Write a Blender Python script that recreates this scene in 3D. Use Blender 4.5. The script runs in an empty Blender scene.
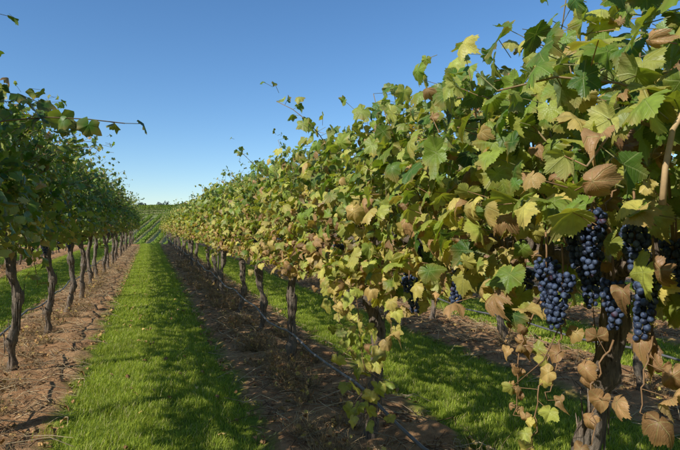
import bpy, math, numpy as np, time
from mathutils import Vector
R=np.random.default_rng(7)
scene=bpy.context.scene
# ------------------------------------------------------------------ helpers
def link(o): scene.collection.objects.link(o); return o
def norm(a): return a/np.maximum(np.linalg.norm(a,axis=-1,keepdims=True),1e-9)
class MB:
    def __init__(s): s.V=[];s.C=[];s.U=[];s.F=[];s.n=0
    def add(s,V,F,C,U=None):
        V=np.asarray(V,float).reshape(-1,3); k=len(V)
        C=np.asarray(C,float)
        if C.ndim==1: C=np.tile(C,(k,1))
        if U is None: U=np.zeros((k,2))
        s.V.append(V);s.C.append(C);s.U.append(U)
        for f in (F if isinstance(F,list) else [F]): s.F.append(np.asarray(f,int)+s.n)
        s.n+=k
    def mesh(s,name,mat,smooth=True):
        m=bpy.data.meshes.new(name)
        V=np.concatenate(s.V);C=np.concatenate(s.C);U=np.concatenate(s.U)
        li=np.concatenate([f.ravel() for f in s.F])
        tot=np.concatenate([np.full(len(f),f.shape[1]) for f in s.F])
        st=np.concatenate([[0],np.cumsum(tot)[:-1]])
        m.vertices.add(len(V)); m.vertices.foreach_set('co',V.ravel())
        m.loops.add(len(li)); m.loops.foreach_set('vertex_index',li.astype(np.int32))
        m.polygons.add(len(tot)); m.polygons.foreach_set('loop_start',st.astype(np.int32))
        m.update(calc_edges=True)
        a=m.color_attributes.new('Col','FLOAT_COLOR','POINT')
        C4=np.concatenate([C,np.ones((len(C),1))],1) if C.shape[1]==3 else C
        a.data.foreach_set('color',C4.ravel())
        uv=m.uv_layers.new(name='UVMap'); uv.data.foreach_set('uv',U[li].ravel())
        m.polygons.foreach_set('use_smooth',np.full(len(tot),smooth))
        m.materials.append(mat); m.validate(); return m
def tube(mb,pts,rad,sides,col,jit=0,rng=R,cap=True):
    pts=np.asarray(pts,float); n=len(pts); rad=np.broadcast_to(np.asarray(rad,float),(n,))
    T=norm(np.gradient(pts,axis=0)); ref=np.array([0,0,1.]) if abs(T[0,2])<.8 else np.array([1.,0,0])
    A=norm(np.cross(T,ref)); B=np.cross(T,A)
    th=np.arange(sides)*2*math.pi/sides
    r=rad[:,None]*(1+(jit*rng.normal(size=(n,sides)) if jit else 0))
    r=np.broadcast_to(r,(n,sides))
    V=pts[:,None]+r[...,None]*(np.cos(th)[None,:,None]*A[:,None]+np.sin(th)[None,:,None]*B[:,None])
    i=np.arange(n-1)[:,None]*sides; j=np.arange(sides)[None]; k=(j+1)%sides
    F=np.stack([i+j,i+k,i+sides+k,i+sides+j],-1).reshape(-1,4)
    U=np.stack(np.broadcast_arrays(th[None]/6.283,np.linspace(0,1,n)[:,None]),-1).reshape(-1,2)
    Fs=[F]
    if cap and sides>3:
        V=np.concatenate([V.reshape(-1,3),pts[[0]],pts[[-1]]]); c0=n*sides
        U=np.concatenate([U,[[0,0],[0,1]]])
        jj=np.arange(sides);kk=(jj+1)%sides
        Fs+= [np.stack([kk,jj,np.full(sides,c0)],1), np.stack([(n-1)*sides+jj,(n-1)*sides+kk,np.full(sides,c0+1)],1)]
    mb.add(V.reshape(-1,3),Fs,col,U)
# ------------------------------------------------------------------ materials
def newmat(name):
    m=bpy.data.materials.new(name); m.use_nodes=True; nt=m.node_tree; nt.nodes.clear(); return m,nt
def N(nt,t,**k):
    n=nt.nodes.new(t)
    for a,b in k.items(): setattr(n,a,b)
    return n
def math_(nt,op,a,b=None,clamp=False):
    n=nt.nodes.new('ShaderNodeMath'); n.operation=op; n.use_clamp=clamp
    for i,v in enumerate((a,b)):
        if v is None: continue
        if isinstance(v,(int,float)): n.inputs[i].default_value=v
        else: nt.links.new(v,n.inputs[i])
    return n.outputs[0]
def mixc(nt,f,a,b,mode='MIX'):
    n=nt.nodes.new('ShaderNodeMix'); n.data_type='RGBA'; n.blend_type=mode
    for s,v in ((n.inputs[0],f),(n.inputs[6],a),(n.inputs[7],b)):
        if isinstance(v,(int,float)): s.default_value=v
        elif isinstance(v,tuple): s.default_value=(*v,1)
        else: nt.links.new(v,s)
    return n.outputs[2]
def noise(nt,scale,detail=4,vec=None,rough=.55):
    n=N(nt,'ShaderNodeTexNoise'); n.inputs['Scale'].default_value=scale; n.inputs['Detail'].default_value=detail; n.inputs['Roughness'].default_value=rough
    if vec is not None: nt.links.new(vec,n.inputs['Vector'])
    return n.outputs['Fac']
def ramp(nt,f,a,b):
    n=N(nt,'ShaderNodeMapRange'); nt.links.new(f,n.inputs[0]); n.inputs[1].default_value=a; n.inputs[2].default_value=b; return n.outputs[0]
def principled(nt,col,rough=.6,spec=.3,bump=None,bs=.5,bd=.01):
    p=N(nt,'ShaderNodeBsdfPrincipled'); 
    if isinstance(col,tuple): p.inputs['Base Color'].default_value=(*col,1)
    else: nt.links.new(col,p.inputs['Base Color'])
    if isinstance(rough,(int,float)): p.inputs['Roughness'].default_value=rough
    else: nt.links.new(rough,p.inputs['Roughness'])
    p.inputs['Specular IOR Level'].default_value=spec
    if bump is not None:
        b=N(nt,'ShaderNodeBump'); b.inputs['Strength'].default_value=bs; b.inputs['Distance'].default_value=bd
        nt.links.new(bump,b.inputs['Height']); nt.links.new(b.outputs[0],p.inputs['Normal'])
    return p
def out(nt,sh):
    o=N(nt,'ShaderNodeOutputMaterial'); nt.links.new(sh,o.inputs[0])

def leaf_mat(full):
    m,nt=newmat('vine_leaf'); L=nt.links.new
    col=N(nt,'ShaderNodeVertexColor',layer_name='Col').outputs[0]
    geo=N(nt,'ShaderNodeNewGeometry')
    n2=noise(nt,12,2,geo.outputs['Position'])
    uv=N(nt,'ShaderNodeUVMap',uv_map='UVMap').outputs[0]
    sep=N(nt,'ShaderNodeSeparateXYZ'); L(uv,sep.inputs[0])
    x=math_(nt,'ABSOLUTE',math_(nt,'SUBTRACT',sep.outputs[0],.5)); y=math_(nt,'SUBTRACT',sep.outputs[1],.5)
    r=math_(nt,'POWER',math_(nt,'ADD',math_(nt,'MULTIPLY',x,x),math_(nt,'MULTIPLY',y,y)),.5)
    edge=math_(nt,'MULTIPLY',ramp(nt,r,.12,.5),ramp(nt,n2,.46,.62),True)
    if full:
        n1=noise(nt,45,3,geo.outputs['Position'])
        c=mixc(nt,1.0,col,mixc(nt,n1,(.5,.5,.5),(1.5,1.5,1.5)),'MULTIPLY')
        c=mixc(nt,math_(nt,'MULTIPLY',edge,.75),c,(.42,.25,.08))
        ph=math_(nt,'ARCTAN2',x,y); best=None
        for a in (0,55,116):
            d=math_(nt,'SUBTRACT',ph,math.radians(a))
            dist=math_(nt,'MULTIPLY',math_(nt,'ABSOLUTE',math_(nt,'SINE',math_(nt,'MULTIPLY',d,.5))),math_(nt,'MULTIPLY',r,2))
            best=dist if best is None else math_(nt,'MINIMUM',best,dist)
        vein=math_(nt,'SUBTRACT',1,ramp(nt,best,.003,.013),True)
        sec=math_(nt,'SINE',math_(nt,'ADD',math_(nt,'MULTIPLY',r,95),math_(nt,'MULTIPLY',best,-75)))
        sec=ramp(nt,sec,.75,1.0)
        c=mixc(nt,math_(nt,'ADD',math_(nt,'MULTIPLY',vein,.32),math_(nt,'MULTIPLY',sec,.06)),c,(.46,.50,.18))
        back=mixc(nt,.25,c,(.42,.48,.27))
        cf=mixc(nt,geo.outputs['Backfacing'],c,back)
        h=math_(nt,'ADD',math_(nt,'MULTIPLY',vein,-.8),math_(nt,'MULTIPLY',sec,-.35))
        p=principled(nt,cf,.46,.4,h,.45,.004)
    else:
        c=mixc(nt,math_(nt,'MULTIPLY',edge,.75),col,(.42,.25,.08))
        cf=mixc(nt,math_(nt,'MULTIPLY',geo.outputs['Backfacing'],.25),c,(.42,.48,.27))
        p=principled(nt,cf,.46,.4)
    t=N(nt,'ShaderNodeBsdfTranslucent'); L(mixc(nt,1,c,(1.5,1.55,.45),'MULTIPLY'),t.inputs[0])
    mx=N(nt,'ShaderNodeMixShader'); mx.inputs[0].default_value=.32; L(p.outputs[0],mx.inputs[1]); L(t.outputs[0],mx.inputs[2]); out(nt,mx.outputs[0]); return m
def attr_mat(name,rough=.7,spec=.2,ns=60,amt=.4,bump=.5,bd=.004,transl=0):
    m,nt=newmat(name); col=N(nt,'ShaderNodeVertexColor',layer_name='Col').outputs[0]
    geo=N(nt,'ShaderNodeNewGeometry'); n=noise(nt,ns,3,geo.outputs['Position'])
    c=mixc(nt,1.0,col,mixc(nt,n,(1-amt,)*3,(1+amt,)*3),'MULTIPLY')
    p=principled(nt,c,rough,spec,n if bump else None,bump,bd)
    if transl:
        t=N(nt,'ShaderNodeBsdfTranslucent'); nt.links.new(mixc(nt,1,c,(1.3,1.3,.7),'MULTIPLY'),t.inputs[0])
        mx=N(nt,'ShaderNodeMixShader'); mx.inputs[0].default_value=transl; nt.links.new(p.outputs[0],mx.inputs[1]); nt.links.new(t.outputs[0],mx.inputs[2]); out(nt,mx.outputs[0])
    else: out(nt,p.outputs[0])
    return m
def bark_mat():
    m,nt=newmat('vine_bark'); tc=N(nt,'ShaderNodeTexCoord')
    mp=N(nt,'ShaderNodeMapping'); mp.inputs['Scale'].default_value=(1,1,.13); nt.links.new(tc.outputs['Object'],mp.inputs[0])
    a=noise(nt,90,5,mp.outputs[0],.7); b=noise(nt,9,3,tc.outputs['Object'])
    c=mixc(nt,ramp(nt,a,.35,.65),(.045,.03,.02),(.38,.29,.21)); c=mixc(nt,ramp(nt,b,.4,.7),c,(.22,.19,.15))
    out(nt,principled(nt,c,.9,.1,a,1.0,.02).outputs[0]); return m
def grape_mat():
    m,nt=newmat('grape_skin'); col=N(nt,'ShaderNodeVertexColor',layer_name='Col').outputs[0]
    geo=N(nt,'ShaderNodeNewGeometry'); n=noise(nt,85,3,geo.outputs['Position'])
    f=ramp(nt,n,.42,.66)
    c=mixc(nt,math_(nt,'MULTIPLY',f,.62),col,(.115,.165,.27))
    out(nt,principled(nt,c,math_(nt,'ADD',math_(nt,'MULTIPLY',f,.3),.40),.3).outputs[0]); return m
def ground_mat():
    m,nt=newmat('vineyard_ground'); L=nt.links.new
    geo=N(nt,'ShaderNodeNewGeometry'); P=geo.outputs['Position']; s=N(nt,'ShaderNodeSeparateXYZ'); L(P,s.inputs[0])
    e=math_(nt,'MULTIPLY',math_(nt,'SUBTRACT',noise(nt,3.0,4,P),.5),.45)
    xx=math_(nt,'ADD',s.outputs[0],math_(nt,'MULTIPLY',math_(nt,'LESS_THAN',s.outputs[0],-2.7),.5))
    u=math_(nt,'ADD',math_(nt,'DIVIDE',math_(nt,'SUBTRACT',xx,1.3),2.5),.5)
    d=math_(nt,'MULTIPLY',math_(nt,'ABSOLUTE',math_(nt,'SUBTRACT',math_(nt,'FRACT',u),.5)),2.5)
    g=ramp(nt,math_(nt,'ADD',d,e),.52,.64)
    n1=noise(nt,14,6,P,.65); n2=noise(nt,2.2,3,P); n3=noise(nt,120,3,P,.7)
    dirt=mixc(nt,ramp(nt,n1,.3,.7),(.24,.115,.052),(.54,.305,.145))
    dirt=mixc(nt,math_(nt,'MULTIPLY',ramp(nt,n2,.4,.7),.45),dirt,(.58,.39,.20))
    dirt=mixc(nt,1,dirt,mixc(nt,n3,(.5,.5,.5),(1.5,1.5,1.5)),'MULTIPLY')
    grass=mixc(nt,ramp(nt,n1,.3,.7),(.09,.13,.018),(.24,.30,.04))
    c=mixc(nt,g,dirt,grass)
    far=ramp(nt,s.outputs[1],41,46)
    field=mixc(nt,ramp(nt,noise(nt,.06,5,P),.4,.6),(.38,.33,.16),(.26,.29,.10))
    c=mixc(nt,far,c,field)
    h=math_(nt,'ADD',n1,math_(nt,'MULTIPLY',n3,.35))
    out(nt,principled(nt,c,.95,.08,h,.9,.03).outputs[0]); return m
def simple(name,col,rough,spec=.4,metal=0):
    m,nt=newmat(name); geo=N(nt,'ShaderNodeNewGeometry'); n=noise(nt,30,4,geo.outputs['Position'])
    c=mixc(nt,n,tuple(.65*v for v in col),tuple(1.35*v for v in col)); p=principled(nt,c,rough,spec,n,.2,.002); p.inputs['Metallic'].default_value=metal; out(nt,p.outputs[0]); return m
M_leaf=leaf_mat(True); M_leaf2=leaf_mat(False); M_bark=bark_mat(); M_grape=grape_mat(); M_ground=ground_mat()
M_stem=attr_mat('vine_stem',.6,.3,80,.3,0)
M_grass=attr_mat('grass_blades',.5,.3,1.3,.35,0,.001,.42)
M_litter=attr_mat('dry_litter',.9,.1,70,.4,0)
M_hose=simple('black_polythene',(.12,.12,.125),.38,.5)
M_steel=simple('weathered_steel',(.28,.24,.20),.6,.5,.5)
M_tree=attr_mat('distant_foliage',.8,.1,.5,.3,0)
# ------------------------------------------------------------------ leaves
KD=[0,8,16,24,32,40,48,55,63,71,80,88,97,107,116,126,138,150,162,172,178]
KR=[1.0,.93,.86,.78,.71,.78,.87,.93,.87,.80,.73,.68,.72,.77,.80,.74,.66,.62,.56,.42,.12]
def template(hi):
    if hi:
        a=np.concatenate([np.linspace(0,173,35),[178]]); r=np.interp(a,KD,KR); t=np.ones(len(a)); t[1:-1:2]=.905; r=r*t; r[0]=1.04
    else:
        a=np.array([0,12,22,32,45,55,68,88,104,116,138,162,176.]); r=np.interp(a,KD,KR); r[1]*=.9; r[6]*=.95
    a=np.concatenate([-a[:0:-1],a]); r=np.concatenate([r[:0:-1],r]); a=np.radians(a)
    P=[(0,0)]; n=len(a)
    rings=[.5,1.0] if hi else [1.0]
    for q in rings: P+= [(q*rr*math.sin(aa),q*rr*math.cos(aa)) for aa,rr in zip(a,r)]
    i=np.arange(n-1); F=[np.stack([np.zeros(n-1,int),1+i+1,1+i],1)]
    if hi: F.append(np.stack([1+i,2+i,2+n+i,1+n+i],1))
    return np.array(P),F
TH=template(True); TL=template(False)
PAL=np.array([(.030,.078,.010),(.078,.165,.018),(.205,.285,.036),(.42,.43,.080),(.58,.48,.12),(.48,.29,.12),(.25,.13,.06)])
def pal(t):
    t=np.clip(t,0,5.999); i=t.astype(int); f=(t-i)[:,None]; return PAL[i]*(1-f)+PAL[i+1]*f
def add_leaves(mb,p,tip,nrm,s,t,hi,rng):
    P,F=TH if hi else TL
    L=len(p); K=len(P); nrm=norm(nrm); tip=norm(tip-nrm*np.sum(tip*nrm,-1,keepdims=True)); ex=np.cross(tip,nrm)
    x=P[:,0][None];y=P[:,1][None]; r2=x*x+y*y; ph=np.arctan2(x,y)
    dry=np.clip((t-3.6)/2,0,1)[:,None]
    a=rng.uniform(.05,.75,(L,1))+dry*.8; b=rng.uniform(-.2,.6,(L,1))+dry*rng.uniform(0,.9,(L,1)); c=rng.uniform(.06,.22,(L,1))+dry*.22; k=rng.integers(2,5,(L,1)); p0=rng.uniform(0,6.28,(L,1))
    fold=.10*np.abs(np.sin(ph*3.2))*np.sqrt(r2)
    z=-a*r2+b*np.abs(x)+c*np.sin(k*ph+p0)*r2-fold+.06*np.sin(9*ph+p0)*r2
    sh=1-.12*np.abs(b)
    xs=x*(1-.50*dry*r2)*sh; ys=y*(1-.34*dry*r2)
    asp=rng.uniform(.82,1.2,(L,1)); sk=rng.normal(0,.12,(L,1))
    lob=1+rng.normal(0,.06,(L,1))*np.cos(3*ph)+rng.normal(0,.07,(L,1))*np.sin(2*ph)+rng.normal(0,.05,(L,1))*np.sin(5*ph)
    xs=(xs*asp+sk*ys)*lob; ys=ys*lob
    V=p[:,None]+s[:,None,None]*(xs[...,None]*ex[:,None]+ys[...,None]*tip[:,None]+z[...,None]*nrm[:,None])
    C=np.repeat(pal(t)*rng.uniform(.7,1.25,(L,1)),K,0)
    U=np.tile(P*.5+.5,(L,1))
    off=(np.arange(L)*K)[:,None,None]
    mb.add(V.reshape(-1,3),[(f[None]+off).reshape(-1,f.shape[1]) for f in F],C,U)
STEMG=np.array((.20,.19,.07)); STEMB=np.array((.26,.15,.07)); 
def grow_shoot(rng,p,d,n,step,grav,wob):
    pts=[np.array(p,float)]; d=np.array(d,float); W=rng.normal(0,wob,(n,3))
    for i in range(n):
        d=d+W[i]; d[2]-=grav*(i/n); d/=math.sqrt(d@d); pts.append(pts[-1]+d*step)
    return np.array(pts)
def vine(rng,hi,tall=0.,tmean=2.0,hang=2,ns=24,extra=330,keep=None,dryp=.2,zb=1.08,ls=1.0,dbl=.65,longp=.16):
    """local: row along Y, cordon z=1.28"""
    lf=MB();st=MB();tr=MB()
    P=[];Tt=[];Nn=[];S=[];T=[];J=[]
    def leaf(node,outv,s,t):
        G=rng.normal(size=9); pet=rng.uniform(.03,.09); d=np.array(outv)+.35*G[:3]; d[2]+=.25; d/=math.sqrt(d@d); q=node+d*pet
        P.append(q);J.append(node)
        u=rng.random(2)
        Nn.append((outv[0]*(.3+.9*u[0])+.45*G[3],outv[1]*.6+.45*G[4],.10+.85*u[1]+.42*G[5]))
        Tt.append((outv[0]*.5+.5*G[6],outv[1]*.5+.5*G[7],-.75+.5*G[8])); S.append(s*ls*(1 if u[0]<.85 else .65));T.append(t)
    def tcol(z):
        lo=min(1,max(0,(1.62-z)/.45))
        t=rng.normal(tmean,.75)+lo*rng.normal(.7,.8)
        if rng.random()<.05+dryp*lo: t=rng.uniform(4.1,5.9)
        return max(.3,t)
    for i in range(ns):
        y0=-.88+1.76*(i+rng.random())/ns; side=rng.choice([-1,1])
        L=rng.uniform(.48,.80)+tall*rng.uniform(.8,1.1); 
        if rng.random()<longp: L+=rng.uniform(.12,.32)
        n=int(L/.055)
        pts=grow_shoot(rng,(rng.normal(0,.03),y0,1.28),(rng.normal(0,.30),rng.normal(0,.18),1),n,.058,.08 if rng.random()<.6 else .22,.08)
        tube(st,pts[::2],np.linspace(.0045,.002,len(pts[::2])),3 if not hi else 5,STEMB*.6+STEMG*.4)
        for k in range(2,len(pts)):
            s=rng.uniform(.046,.078)*(1-.45*max(0,(k/len(pts)-.75)/.25)); 
            a=rng.uniform(0,6.28); o=np.array([math.cos(a),math.sin(a)*.8,0]); 
            if abs(o[0])<.3: o[0]=.4*side
            leaf(pts[k],o,s,tcol(pts[k][2])-.5*(k/len(pts)>.8))
            if rng.random()<dbl: leaf(pts[k]+rng.normal(0,.05,3),-o,s*rng.uniform(.6,.95),tcol(pts[k][2]))
    for i in range(extra):
        side=rng.choice([-1,1]); z=zb+(1.90-zb+tall*.95)*rng.random()**1.05
        bul=.30-.16*abs((z-1.42)/.5)
        q=np.array([side*(max(.05,bul)+rng.normal(0,.08)),rng.uniform(-.9,.9),z]); leaf(q,(side,rng.normal(0,.5),0),rng.uniform(.045,.082),tcol(z))
    for h in range(hang):
        side=rng.choice([-1,1]); y0=rng.uniform(-.8,.8)
        pts=grow_shoot(rng,(side*.15,y0,1.35),(side*.9,rng.normal(0,.3),.35),rng.integers(9,17),.055,.9,.07)
        tube(st,pts,np.linspace(.004,.0018,len(pts)),4,STEMB)
        for k in range(2,len(pts)):
            for q in range(2): leaf(pts[k],(side*rng.uniform(-.3,1),rng.normal(0,.6),0),rng.uniform(.04,.065),rng.normal(tmean+1.0,.9))
    P=np.array(P);Tt=np.array(Tt);Nn=np.array(Nn);S=np.array(S);T=np.array(T);J=np.array(J)
    if keep is not None:
        m=keep(P); P,Tt,Nn,S,T,J=(q[m] for q in (P,Tt,Nn,S,T,J))
    add_leaves(lf,P,Tt,Nn,S,T,hi,rng)
    d=norm(P-J); A=norm(np.cross(d,[0.3,0.2,1.])); B=np.cross(d,A); r=.0014
    ring=[A*r,(-.5*A+.87*B)*r,(-.5*A-.87*B)*r]
    V=np.stack([J+q for q in ring]+[P+q for q in ring],1); o=(np.arange(len(P))*6)[:,None,None]
    F=np.array([[0,1,4,3],[1,2,5,4],[2,0,3,5]])[None]+o
    st.add(V.reshape(-1,3),F.reshape(-1,4),np.repeat(np.where(T[:,None]>2.6,STEMB*1.3,STEMG),6,0))
    # trunk : gnarled, fluted
    n=44; z=np.linspace(-.05,1.24,n); ph=rng.uniform(0,6.28,6)
    px=.036*np.sin(z*3.3+ph[0])+.016*np.sin(z*9+ph[1])+.006*np.sin(z*21+ph[4]); py=.036*np.sin(z*2.9+ph[2])+.016*np.sin(z*8+ph[3])+.006*np.sin(z*19+ph[5])
    px-=px[0];py-=py[0]
    rad=.036+.014*np.exp(-(z+.05)/.10)+.014*np.exp(-(1.24-z)/.10)+.006*np.sin(z*17+ph[1])+.004*np.sin(z*31+ph[4])+rng.normal(0,.002,n)
    for q in range(3):
        zk=rng.uniform(.2,1.1); rad=rad+rng.uniform(.006,.012)*np.exp(-((z-zk)/.035)**2)
    sd_=18; th=np.arange(sd_)*2*math.pi/sd_
    rr_=rad[:,None]*(1+.13*np.sin(3*th[None]+z[:,None]*5+ph[0])+.08*np.sin(5*th[None]-z[:,None]*7+ph[2])+rng.normal(0,.05,(n,sd_)))
    V=np.stack([px[:,None]+rr_*np.cos(th),py[:,None]+rr_*np.sin(th),np.repeat(z[:,None],sd_,1)],-1)
    i=np.arange(n-1)[:,None]*sd_; j=np.arange(sd_)[None]; k=(j+1)%sd_
    tr.add(V.reshape(-1,3),np.stack([i+j,i+k,i+sd_+k,i+sd_+j],-1).reshape(-1,4),(1,1,1))
    for sg in (-1,1):
        m=16; u=np.linspace(0,1,m); yy=py[-1]*(1-u)+sg*.88*u; zz=1.20+.09*np.sqrt(np.clip(u*3,0,1))-.01*np.sin(u*9); xx=px[-1]*(1-u)+rng.normal(0,.006,m)
        tube(tr,np.stack([xx,yy,zz],1),.030-.014*u+.004*np.sin(u*40),10,(1,1,1),.08,rng)
        for q in range(7):
            b=np.array([0,sg*(.1+.11*q),1.285]); tube(tr,[b-[0,0,.02],b+[rng.normal(0,.01),0,.02],b+[rng.normal(0,.02),0,.05]],[.011,.010,.007],6,(1,1,1),.1,rng)
    for q in range(22):
        zc=rng.uniform(.1,1.1); a=rng.uniform(0,6.28); ix=np.interp(zc,z,px);iy=np.interp(zc,z,py); rr=np.interp(zc,z,rad)
        c,s_=math.cos(a),math.sin(a); h=rng.uniform(.04,.14)
        tube(tr,[(ix+c*rr,iy+s_*rr,zc-h),(ix+c*(rr+.002),iy+s_*(rr+.002),zc),(ix+c*(rr+.012),iy+s_*(rr+.012),zc+h)],[.003,.005,.0015],4,(1,1,1))
    return lf,st,tr
# ------------------------------------------------------------------ grapes
def ico(sub):
    import bmesh
    bm=bmesh.new(); bmesh.ops.create_icosphere(bm,subdivisions=sub,radius=1); V=np.array([v.co[:] for v in bm.verts]); F=np.array([[v.index for v in f.verts] for f in bm.faces]); bm.free(); return V,F
I2=ico(3);I1=ico(1);I2b=ico(2)
def cluster(mb,stb,c,w,h,rb,I,rng,tries=1400):
    V,F=I; pts=np.zeros((0,3)); target=int(4.6*w*w*h/(8*rb**3)*.40)+14
    U=rng.random((tries,3)); lean=rng.normal(0,.12,2)
    for u0,u1,u2 in U:
        if len(pts)>=target: break
        u=u0**.8; rr=.5*w*(1-.66*u)*(.70+.30*min(1,u*8)); a=6.283*u1; q=rr*math.sqrt(.35+.65*u2)
        p=np.array([q*math.cos(a)+lean[0]*u*h,q*math.sin(a)+lean[1]*u*h,-u*h])
        if len(pts)==0 or ((pts-p)**2).sum(1).min()>(1.62*rb)**2: pts=np.vstack([pts,p])
    for p in pts:
        r=rb*rng.uniform(.78,1.1); k=rng.random()
        col=np.array((.010,.013,.028))*(1-k)+np.array((.036,.052,.105))*k
        if rng.random()<.04: col=np.array((.06,.02,.03))
        mb.add(V*r*np.array([1,1,rng.uniform(.98,1.08)])+p+c,F,col)
    tube(stb,[c+np.array([0,0,.08]),c+np.array([.004,0,.02]),c+np.array([0,0,-.05])],[.0028,.003,.002],5,STEMB)
# ------------------------------------------------------------------ ground
RX,Y0,SP=1.3,1.39,1.75
def rowx(k): return RX+2.5*k-(.5 if k<=-2 else 0)
sr=np.random.default_rng(3)
WV=[(sr.uniform(0,6.28),sr.uniform(.07,.7),sr.uniform(0,6.28)) for _ in range(26)]
HY=[-100,40,50,70,95,130,180,230,270,290,320,5000]; HZ=[0,0,-.6,-3.2,-5.0,-3.6,1.8,7.3,10.2,10.8,11.0,-30]
def hill(x,y):
    t=np.clip((y-60)/150,0,1.0); a=0
    for o in (-6,-3,0,3,6): a=a+np.interp(np.asarray(y,float)+o*np.clip((y-38)/20,0,1),HY,HZ)/5
    return a+(.9*np.sin(x/38+.8)-.8)*t
def micro(x,y):
    z=0
    for a,w,p in WV: z=z+.0022*(w/.3)**.8*np.sin((x*math.cos(a)+y*math.sin(a))*6.283/w+p)
    xq=x+.5*(np.asarray(x)<-2.7)
    d=np.abs(((xq-1.3)/2.5+.5)%1-.5)*2.5
    g=np.clip((d-.5)/.2,0,1)
    return (z*(1.7-1.2*g)+.045*(1-g))*np.clip((50-y)/4,0,1)
def gz(x,y): return float(hill(x,y)+micro(x,y))
geo=lambda a,b,n: a*(b/a)**(np.arange(1,n+1)/n)
xs=np.concatenate([-geo(20,2500,22)[::-1],np.arange(-20,-6,.4),np.arange(-6,7.5,.05),np.arange(7.5,20.1,.4),geo(20.2,2500,22)])
ys=np.concatenate([-geo(6,60,8)[::-1],np.arange(-6,.5,.25),np.arange(.5,11,.05),np.arange(11,50,.25),np.arange(50,340,4),geo(340,4500,20)])
X,Y=np.meshgrid(xs,ys); Z=hill(X,Y)+micro(X,Y)
nx,ny=len(xs),len(ys); i=(np.arange(ny-1)[:,None]*nx+np.arange(nx-1)[None]).ravel()
g=MB(); g.add(np.stack([X,Y,Z],-1).reshape(-1,3),np.stack([i,i+1,i+nx+1,i+nx],1),(1,1,1))
link(bpy.data.objects.new('ground',g.mesh('ground',M_ground)))
# ------------------------------------------------------------------ grass
def empty(name,loc=(0,0,0)):
    e=bpy.data.objects.new(name,None); e.empty_display_size=.2; e.location=loc; return link(e)
def child(name,mesh,par,loc=(0,0,0),rot=(0,0,0),sc=(1,1,1)):
    o=bpy.data.objects.new(name,mesh); link(o); o.parent=par; o.location=loc; o.rotation_euler=rot; o.scale=sc; return o
def grass_patch(rng,n,w,hscale):
    x=rng.uniform(-.78,.78,n); y=rng.uniform(0,1,n)
    cl=np.sin(x*9+rng.uniform(0,6))*np.sin(y*8+rng.uniform(0,6))+.6*np.sin(x*23+y*17+rng.uniform(0,6))
    edge=.665+.06*np.sin(y*6.283*2+1)+.04*np.sin(y*6.283*5); keep=(np.abs(x)<edge+rng.normal(0,.07,n)); x,y,cl=x[keep],y[keep],cl[keep]; n=len(x)
    h=rng.uniform(.020,.048,n)*(1+.30*cl)*hscale; h[rng.random(n)<.02]*=1.7
    a=rng.uniform(0,6.283,n); ln=rng.uniform(.3,1.5,n); ww=w*rng.uniform(.6,1.3,n)
    b=np.stack([x,y,np.full(n,-.008)],1); sd=np.stack([-np.sin(a),np.cos(a),0*a],1)*ww[:,None]; fd=np.stack([np.cos(a),np.sin(a),0*a],1)
    up=np.array([0,0,1.])
    m=b+fd*(h*ln*.35)[:,None]+up*(h*.6+.008)[:,None]; t=b+fd*(h*ln)[:,None]+up*(h*1.0+.008)[:,None]
    V=np.stack([b-sd,b+sd,m+sd*.8,m-sd*.8,t],1); o=(np.arange(n)*5)[:,None]
    F=[np.array([[0,1,2,3]])+o,np.array([[3,2,4]])+o]
    k=rng.random((n,1)); col=np.array((.20,.30,.024))*(1-k)+np.array((.52,.58,.07))*k
    dry=rng.random(n)<.09; col[dry]=(.60,.53,.24)
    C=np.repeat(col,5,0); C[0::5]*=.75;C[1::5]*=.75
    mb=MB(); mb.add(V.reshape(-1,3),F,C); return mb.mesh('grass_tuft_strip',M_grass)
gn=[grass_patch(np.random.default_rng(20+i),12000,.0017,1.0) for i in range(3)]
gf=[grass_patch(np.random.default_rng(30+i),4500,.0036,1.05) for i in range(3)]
E=empty('grass')
for xc,k in [(.05,0),(2.55,1),(5.05,2),(7.55,3),(10.05,4),(-2.45,-1),(-2.95,-1),(-5.45,-2),(-7.95,-3)]:
    for j in range(-1,42):
        near=(k in(0,1) and j<8)
        if k not in(-2,-1,0,1,2) and j>24: continue
        child('grass_strip',(gn if near else gf)[R.integers(3)],E,(xc+R.normal(0,.012),j,.004),(0,0,0),(R.choice([-1,1]),1,R.uniform(.9,1.15)))
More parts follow.
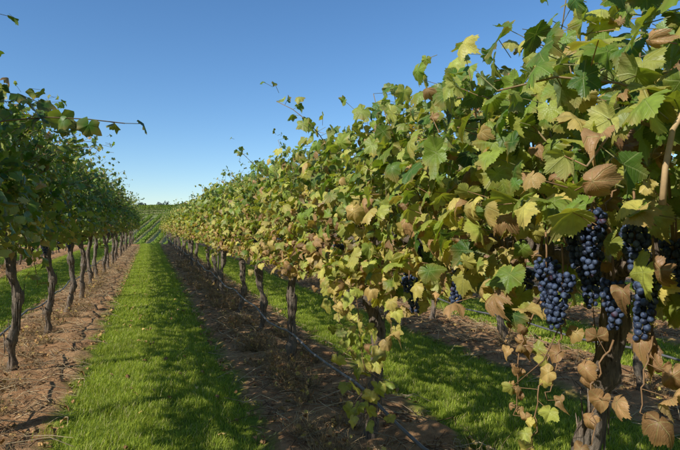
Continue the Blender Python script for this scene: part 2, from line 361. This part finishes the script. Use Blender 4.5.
# ------------------------------------------------------------------ dirt litter
def litter_patch(rng,dens):
    mb=MB(); V1,F1=I1; V2,F2=I2b
    for i in range(int(480*dens)):
        x=rng.uniform(-.62,.62);y=rng.random(); r=.004+.018*rng.random()**3.0
        V=V1 if r<.010 else V2; F=F1 if r<.010 else F2
        V=V*(1+.22*rng.normal(size=(len(V),1)))*np.array([1,rng.uniform(.7,1.2),.6])*r
        c=np.array((.38,.215,.108))*rng.uniform(.55,1.3); mb.add(V+[x,y,r*.2+.03*(abs(x)<.5)],F,c)
    for i in range(int(620*dens)):
        x=rng.uniform(-.62,.62);y=rng.random();L=rng.uniform(.02,.12) if rng.random()<.9 else rng.uniform(.2,.42); a=rng.uniform(0,3.14)
        d=np.array([math.cos(a),math.sin(a),rng.normal(0,.16)]); b=np.array([x,y,.012+.035*(abs(x)<.5)+abs(d[2])*L*.5]); bend=rng.normal(0,.10,3)*L; bend[2]=abs(bend[2])
        r=rng.uniform(.0008,.002) if L<.2 else rng.uniform(.0018,.0035)
        c=np.array((.60,.46,.27))*rng.uniform(.45,1.15) if rng.random()<.65 else np.array((.14,.085,.05))
        tube(mb,[b-d*L/2,b+bend,b+d*L/2],r,3,c,cap=False)
    n=int(160*dens); p=np.stack([np.clip(rng.normal(0,.33,n),-.64,.64),rng.random(n),rng.uniform(.03,.055,n)],1)
    add_leaves(mb,p,rng.normal(0,1,(n,3)),np.array([0,0,1.])+rng.normal(0,.45,(n,3)),rng.uniform(.018,.045,n),rng.uniform(4.5,5.99,n),False,rng)
    return mb.mesh('vine_litter',M_litter)
lp=[litter_patch(np.random.default_rng(40+i),1.0) for i in range(4)]
E=empty('dry_litter')
for k in range(-3,4):
    for j in range(0,36):
        if (k not in(-1,0) and j>14): continue
        child('litter_strip',lp[R.integers(4)],E,(rowx(k),j,.0),(0,0,0),(R.choice([-1,1]),1,1))
def weed(rng):
    mb=MB()
    for i in range(46):
        a=rng.uniform(0,6.28);l=rng.uniform(.2,1.1); q=rng.uniform(0,.05); h=rng.uniform(.06,.24)
        pts=grow_shoot(rng,(q*math.cos(a),q*math.sin(a),0),(l*math.cos(a),l*math.sin(a),1),6,h/6*1.2,.35,.16)
        c=np.array((.46,.33,.17))*rng.uniform(.3,1.1); tube(mb,pts,np.linspace(.0018,.0007,7),3,c)
        if rng.random()<.5:
            for e in range(3): 
                b=pts[rng.integers(2,7)]; tube(mb,[b,b+rng.normal(0,.02,3)],[.0012,.0006],3,c)
    n=12; add_leaves(mb,np.stack([rng.normal(0,.06,n),rng.normal(0,.06,n),rng.uniform(.02,.14,n)],1),rng.normal(0,1,(n,3)),rng.normal(0,1,(n,3)),rng.uniform(.015,.03,n),rng.uniform(4.2,5.9,n),False,rng)
    return mb.mesh('dry_weed',M_litter)
wd=[weed(np.random.default_rng(60+i)) for i in range(4)]
E=empty('dry_weeds')
for k in range(-2,2):
    for j in range(150 if k==0 else 80 if k==-1 else 30):
        y=1.5+ (18*R.random()**1.2); x=rowx(k)+R.normal(0,.22)
        if k==0 and R.random()<.7: x=1.3-abs(R.normal(.16,.15))
        if k==-1: x=-1.2+R.normal(0,.13)
        child('dry_weed',wd[R.integers(4)],E,(x,y,gz(x,y)-.01),(0,0,R.uniform(0,6.28)),(R.uniform(.5,1.25),)*3)
mb=MB(); fr=np.random.default_rng(15); n=90
p=np.stack([fr.uniform(-.6,.75,n),2.5+14*fr.random(n)**1.5,fr.uniform(.045,.06,n)],1)
add_leaves(mb,p,fr.normal(0,1,(n,3)),np.array([0,0,1.])+fr.normal(0,.3,(n,3)),fr.uniform(.02,.04,n),fr.uniform(4.3,5.8,n),False,fr)
link(bpy.data.objects.new('fallen_leaves',mb.mesh('fallen_leaves',M_litter)))
# ------------------------------------------------------------------ vines
def grapes_for(rng,I,n,rb,zr=(1.18,1.30)):
    mb=MB();sb=MB()
    for i in range(n):
        c=np.array([rng.choice([-1,1])*rng.uniform(.05,.2),rng.uniform(-.8,.8),rng.uniform(*zr)]); cluster(mb,sb,c,rng.uniform(.07,.10),rng.uniform(.12,.19),rb,I,rng,500)
    return mb,sb
def variant(seed,hi,tall,tmean,hang,ns,extra,ng,keep=None,I=I1,grapes=None,**kw):
    rng=np.random.default_rng(seed); lf,st,tr=vine(rng,hi,tall,tmean,hang,ns,extra,keep,**kw)
    if grapes: gm=MB(); [cluster(gm,st,np.array(c,float),w,h,.0084,I,rng) for c,w,h in grapes]
    else: gm,sb=grapes_for(rng,I,ng,.0088 if hi else .0105)
    d={'foliage':lf.mesh('vine_foliage',M_leaf if hi else M_leaf2),'canes':st.mesh('vine_canes',M_stem),'trunk':tr.mesh('vine_trunk',M_bark)}
    if gm.n: d['grapes']=gm.mesh('grape_bunches',M_grape)
    return d
VL=[variant(100+i,False,.47,1.6,1,34,1200,3,dryp=.10,zb=1.18,ls=.82,dbl=.9,longp=.10) for i in range(4)]
VR=[variant(200+i,False,.05,2.15,2,30,1050,4,dryp=.38,zb=1.0,ls=.78,dbl=1.0) for i in range(5)]
mb=MB(); tube(mb,[(0.055,0,-.05),(0.055,0,.6),(.05,0,1.25)],.005,8,(1,1,1)); STK=mb.mesh('steel_stake',M_steel)
def place(v,x,y,flip,sc=1.0,stk=False):
    e=empty('grapevine',(x,y,.03)); e.rotation_euler=(0,0,math.pi if flip else 0); e.scale=(sc,)*3
    for k,m in v.items():
        if y>26 and k in('canes','grapes'): continue
        child(k,m,e)
    if stk: child('stake',STK,e)
    return e
def keep1(P): # fruit zone: leaves pulled away around the bunches on the sunny side
    w=P+np.array([RX,Y0,0]); m=(w[:,0]<1.28)&(w[:,1]>.55)&(w[:,1]<1.28)&(w[:,2]>.96)&(w[:,2]<1.38)
    rr=np.random.default_rng(5).random(len(P))
    return ~(m&(rr<.93))
GR=[((1.09,1.27,1.30),.075,.18),((1.08,1.15,1.44),.080,.15),((1.05,1.16,1.27),.075,.15),((1.05,1.06,1.44),.080,.17),((1.10,1.04,1.26),.065,.12),((1.07,.95,1.40),.065,.15),((1.07,.90,1.29),.060,.15),
    ((1.20,1.22,1.33),.08,.16),((1.24,.98,1.36),.08,.17),((1.20,1.50,1.25),.08,.16),((1.06,1.66,1.24),.07,.14),((1.04,2.05,1.18),.075,.15)]
GR=[((a-RX,b-Y0,c-.03),w,h) for (a,b,c),w,h in GR]
place(variant(301,True,.08,2.1,1,32,1150,0,keep1,I2,GR,dryp=.38,ls=.88,dbl=.85),RX,Y0,False,1.0,False)
place(variant(302,True,.04,2.2,1,32,1250,6,None,I2b,dryp=.44,zb=.98,ls=.78,dbl=1.),RX,Y0+SP,False,1.0,True)
place(variant(303,True,.06,2.2,2,30,1150,5,None,I2b,dryp=.42,zb=1.0,ls=.78,dbl=1.),RX,Y0+2*SP,False)
place(variant(304,False,.15,2.1,1,26,600,0,None,I2b,[((-.1,.3,1.2),.08,.15)]),RX,Y0-SP,False)
for y in np.arange(Y0-2*SP,-4,-SP): place(VR[R.integers(5)],RX,y,R.random()<.5)
for j in range(3,24): place(VR[R.integers(5)],RX,Y0+j*SP+R.normal(0,.03),R.random()<.5,R.uniform(.95,1.06))
for j in range(-4,22): place(VL[R.integers(4)],-1.2,5.7+(j-1)*SP+R.normal(0,.03),R.random()<.5,R.uniform(.97,1.05))
for k in (1,2,3):
    for j in range(0,23 if k<2 else 14): place(VR[R.integers(5)],rowx(k),-.2+(k-1)*.35+j*SP,R.random()<.5,R.uniform(.93,1.03))
for k in (1,2):
    for j in range(-3,22 if k<2 else 16): place(VR[R.integers(5)],rowx(-1-k),1.3+k*.3+j*SP,R.random()<.5,R.uniform(.86,.93))
rng=np.random.default_rng(77)
lf=MB();st=MB()
def hang(pts,n,s,t,hi=True,spread=.05):
    pts=np.array(pts,float); u=np.linspace(0,1,len(pts)); uu=np.linspace(0,1,14); c=np.stack([np.interp(uu,u,pts[:,i]) for i in range(3)],1)+rng.normal(0,.006,(14,3))
    tube(st,c,np.linspace(.0028,.0014,14),5,STEMB*.9)
    q=np.linspace(.12,1,n); p=np.stack([np.interp(q,uu,c[:,i]) for i in range(3)],1)+rng.normal(0,spread,(n,3))*[.7,1,.5]
    for a,b in zip(p,q): 
        o=np.array([np.interp(b,uu,c[:,i]) for i in range(3)]); tube(st,[o,a],.0011,3,STEMB)
    add_leaves(lf,p,np.array([0,0,-1.])+rng.normal(0,.4,(n,3)),np.array([-.8,-.5,.4])+rng.normal(0,.4,(n,3)),rng.uniform(s*.75,s*1.2,n),rng.uniform(t[0],t[1],n),hi,rng)
hang([(1.12,2.55,1.35),(.98,2.5,1.1),(.98,2.42,.75),(1.0,2.38,.46)],56,.046,(2.2,4.2),spread=.10)
hang([(1.12,3.0,1.3),(1.0,2.9,1.05),(.98,2.75,.85)],26,.046,(2.4,4.6),spread=.07)
hang([(1.12,2.2,1.3),(1.0,2.15,1.1),(.98,2.1,.92)],22,.044,(2.6,5.6),spread=.08)
hang([(1.15,1.35,1.2),(1.02,1.31,1.05),(1.0,1.29,.84)],20,.026,(4.9,5.9),spread=.026)
hang([(1.1,.92,1.16),(1.02,.88,1.1),(1.0,.87,1.0)],5,.050,(5.0,5.7),spread=.025)
hang([(1.1,1.2,1.15),(1.04,1.17,1.03),(1.0,1.165,.93)],4,.038,(4.6,5.6),spread=.025)
hang([(1.1,1.05,1.1),(1.02,1.02,1.0),(1.0,1.0,.88)],7,.042,(4.9,5.8),spread=.035)
hang([(1.1,1.27,1.05),(1.04,1.25,.9),(1.0,1.23,.76)],10,.034,(2.6,4.2),spread=.035)
hang([(1.12,1.45,1.45),(1.06,1.46,1.3),(1.05,1.45,1.18)],10,.040,(3.2,5.6),spread=.06)
hang([(1.15,1.08,1.5),(1.10,1.07,1.42),(1.08,1.07,1.30)],5,.034,(4.0,5.8),spread=.04)
tube(st,[(.87,.655,1.62),(.855,.68,1.565),(.85,.69,1.50),(.845,.692,1.435)],[.0042,.0046,.005,.0062],10,(.50,.34,.17),.03)
tube(st,[(1.2,1.3,1.28),(1.08,1.2,1.12),(1.04,1.22,1.02),(1.0,1.3,.93)],[.0022,.0022,.002,.0015],6,(.20,.12,.06))
e=empty('hanging_vine_shoots'); child('leaves',lf.mesh('shoot_leaves',M_leaf),e); child('canes',st.mesh('shoot_canes',M_stem),e)
# ------------------------------------------------------------------ trellis wires, posts, hoses
def row_line(name,x,z,r,mat,sag,seed,off=0,y0=-4,y1=42):
    rg=np.random.default_rng(seed); mb=MB(); yy=np.arange(y0,y1,.25); ph=(yy-Y0)/SP
    zz=z-sag*np.abs(np.sin(ph*math.pi))+ (rg.normal(0,.003,len(yy)) if sag>.01 else 0)
    xx=x+off+(.02*np.sin(yy*1.7+seed) if sag>.01 else 0*yy)
    tube(mb,np.stack([xx,yy,zz],1),r,8,(1,1,1)); link(bpy.data.objects.new(name,mb.mesh(name,mat)))
for k in range(-3,4):
    x=rowx(k)
    row_line('drip_irrigation_hose',x,.46 if k<0 else .40,.0095,M_hose,.05,k+20,-.06)
    for z in ((1.30,1.62,1.86) if k>-2 else (1.2,1.5)): row_line('trellis_wire',x,z+.03,.0016,M_steel,.003,k+50,.045)
def post():
    mb=MB(); 
    tube(mb,[(0,0,-.1),(0,0,1),(0,0,1.85)],[.018,.018,.017],8,(1,1,1)); 
    for z in np.arange(.5,1.8,.15): tube(mb,[(-.03,0,z),(-.015,0,z+.012)],.004,5,(1,1,1))
    return mb.mesh('trellis_post',M_steel)
PM=post()
for k in range(-3,4):
    for j in range(0,6):
        o=bpy.data.objects.new('trellis_post',PM); link(o); o.location=(rowx(k)+.01,Y0+SP*(5.5+5*j),0)
# ------------------------------------------------------------------ far hillside vineyard and trees
def far_row(seed,L=10.,n=1500):
    rng=np.random.default_rng(seed); p=np.stack([rng.normal(0,.24,n),rng.uniform(-L/2,L/2,n),.35+.95*rng.random(n)**.8],1)
    nr=norm(rng.normal(0,1,(n,3))+[0,0,.5]); a=norm(np.cross(nr,rng.normal(0,1,(n,3)))); b=np.cross(nr,a); s=rng.uniform(.07,.14,(n,1))
    V=np.stack([p-a*s,p-b*s,p+a*s,p+b*s],1); mb=MB(); mb.add(V.reshape(-1,3),(np.arange(n)*4)[:,None]+np.arange(4)[None],np.repeat(pal(rng.normal(1.9,.5,n)),4,0))
    for y in np.arange(-L/2,L/2,1.75): tube(mb,[(0,y,-.2),(0,y,.7)],.05,4,(.10,.07,.05))
    return mb.mesh('hillside_vine_row',M_tree,False)
FR=[far_row(500+i) for i in range(3)]
E=empty('hillside_vineyard')
ra=math.radians(-7); dx,dy=math.sin(-ra),math.cos(ra)   # block rows run slightly off the near rows
for u in np.arange(-60,70,3.0):
    for v in np.arange(96,200,10):
        x=u+dx*(v-96)+R.normal(0,.12); y=v
        if abs(x-8)>62: continue
        dh=math.atan2(hill(x,y+5)-hill(x,y-5),10)
        child('vine_row',FR[R.integers(3)],E,(x,y,float(hill(x,y))),(dh,0,ra))
for y in np.arange(207,286,10):
    for x in np.arange(-75,115,10):
        dh=math.atan2(hill(x+5,y)-hill(x-5,y),10)
        child('vine_row',FR[R.integers(3)],E,(x,y,float(hill(x,y))),(0,-dh,math.pi/2),(1.6,1.0,.8))
mb=MB(); rng=np.random.default_rng(9)
for i in range(200):
    x=rng.uniform(-150,240); y=rng.uniform(305,340); H=rng.uniform(1.8,4.2)*(1.35 if rng.random()<.15 else .8); z0=hill(x,y)-.3
    tube(mb,[(x,y,z0-.5),(x,y,z0+H*.5)],[.25,.12],5,(.06,.04,.03))
    n=70; d=norm(rng.normal(0,1,(n,3)))*rng.random((n,1))**.4; p=np.array([x,y,z0+H*.62])+d*[H*.55,H*.55,H*.42]
    nr=norm(d+rng.normal(0,.5,(n,3))); a=norm(np.cross(nr,rng.normal(0,1,(n,3)))); b=np.cross(nr,a); s=rng.uniform(.3,.6,(n,1))
    V=np.stack([p-a*s,p-b*s,p+a*s,p+b*s],1); mb.add(V.reshape(-1,3),(np.arange(n)*4)[:,None]+np.arange(4)[None],np.array((.095,.115,.10))*rng.uniform(.6,1.4))
link(bpy.data.objects.new('distant_trees',mb.mesh('distant_trees',M_tree,False)))
# ------------------------------------------------------------------ light, sky, camera
el=math.radians(36); ax,ay=-.93,-.36; l=math.hypot(ax,ay)
sd=Vector((ax/l*math.cos(el),ay/l*math.cos(el),math.sin(el)))
s=bpy.data.lights.new('sun','SUN'); s.energy=5.0; s.angle=math.radians(.5); s.color=(1,.96,.88)
so=link(bpy.data.objects.new('sun',s)); so.rotation_euler=sd.to_track_quat('Z','Y').to_euler(); so.location=(-5,-5,12)
w=bpy.data.worlds.new('World'); scene.world=w; w.use_nodes=True; nt=w.node_tree; nt.nodes.clear()
sk=nt.nodes.new('ShaderNodeTexSky'); sk.sky_type='NISHITA'; sk.sun_disc=False; sk.sun_elevation=el; sk.sun_rotation=math.atan2(ax,ay); sk.air_density=1.0; sk.dust_density=.1; sk.ozone_density=5
hs=nt.nodes.new('ShaderNodeHueSaturation'); hs.inputs['Saturation'].default_value=1.12; nt.links.new(sk.outputs[0],hs.inputs['Color'])
bg=nt.nodes.new('ShaderNodeBackground'); bg.inputs[1].default_value=.15; o=nt.nodes.new('ShaderNodeOutputWorld'); nt.links.new(hs.outputs[0],bg.inputs[0]); nt.links.new(bg.outputs[0],o.inputs[0])
cam=bpy.data.cameras.new('camera'); cam.sensor_width=36; cam.lens=28.3; cam.clip_start=.05; cam.clip_end=8000
co=link(bpy.data.objects.new('camera',cam)); co.location=(0,0,1.4); co.rotation_euler=(math.radians(90),0,math.radians(-19.6)); scene.camera=co
scene.view_settings.view_transform='Standard'; scene.view_settings.look='None'; scene.view_settings.exposure=0; scene.view_settings.gamma=1
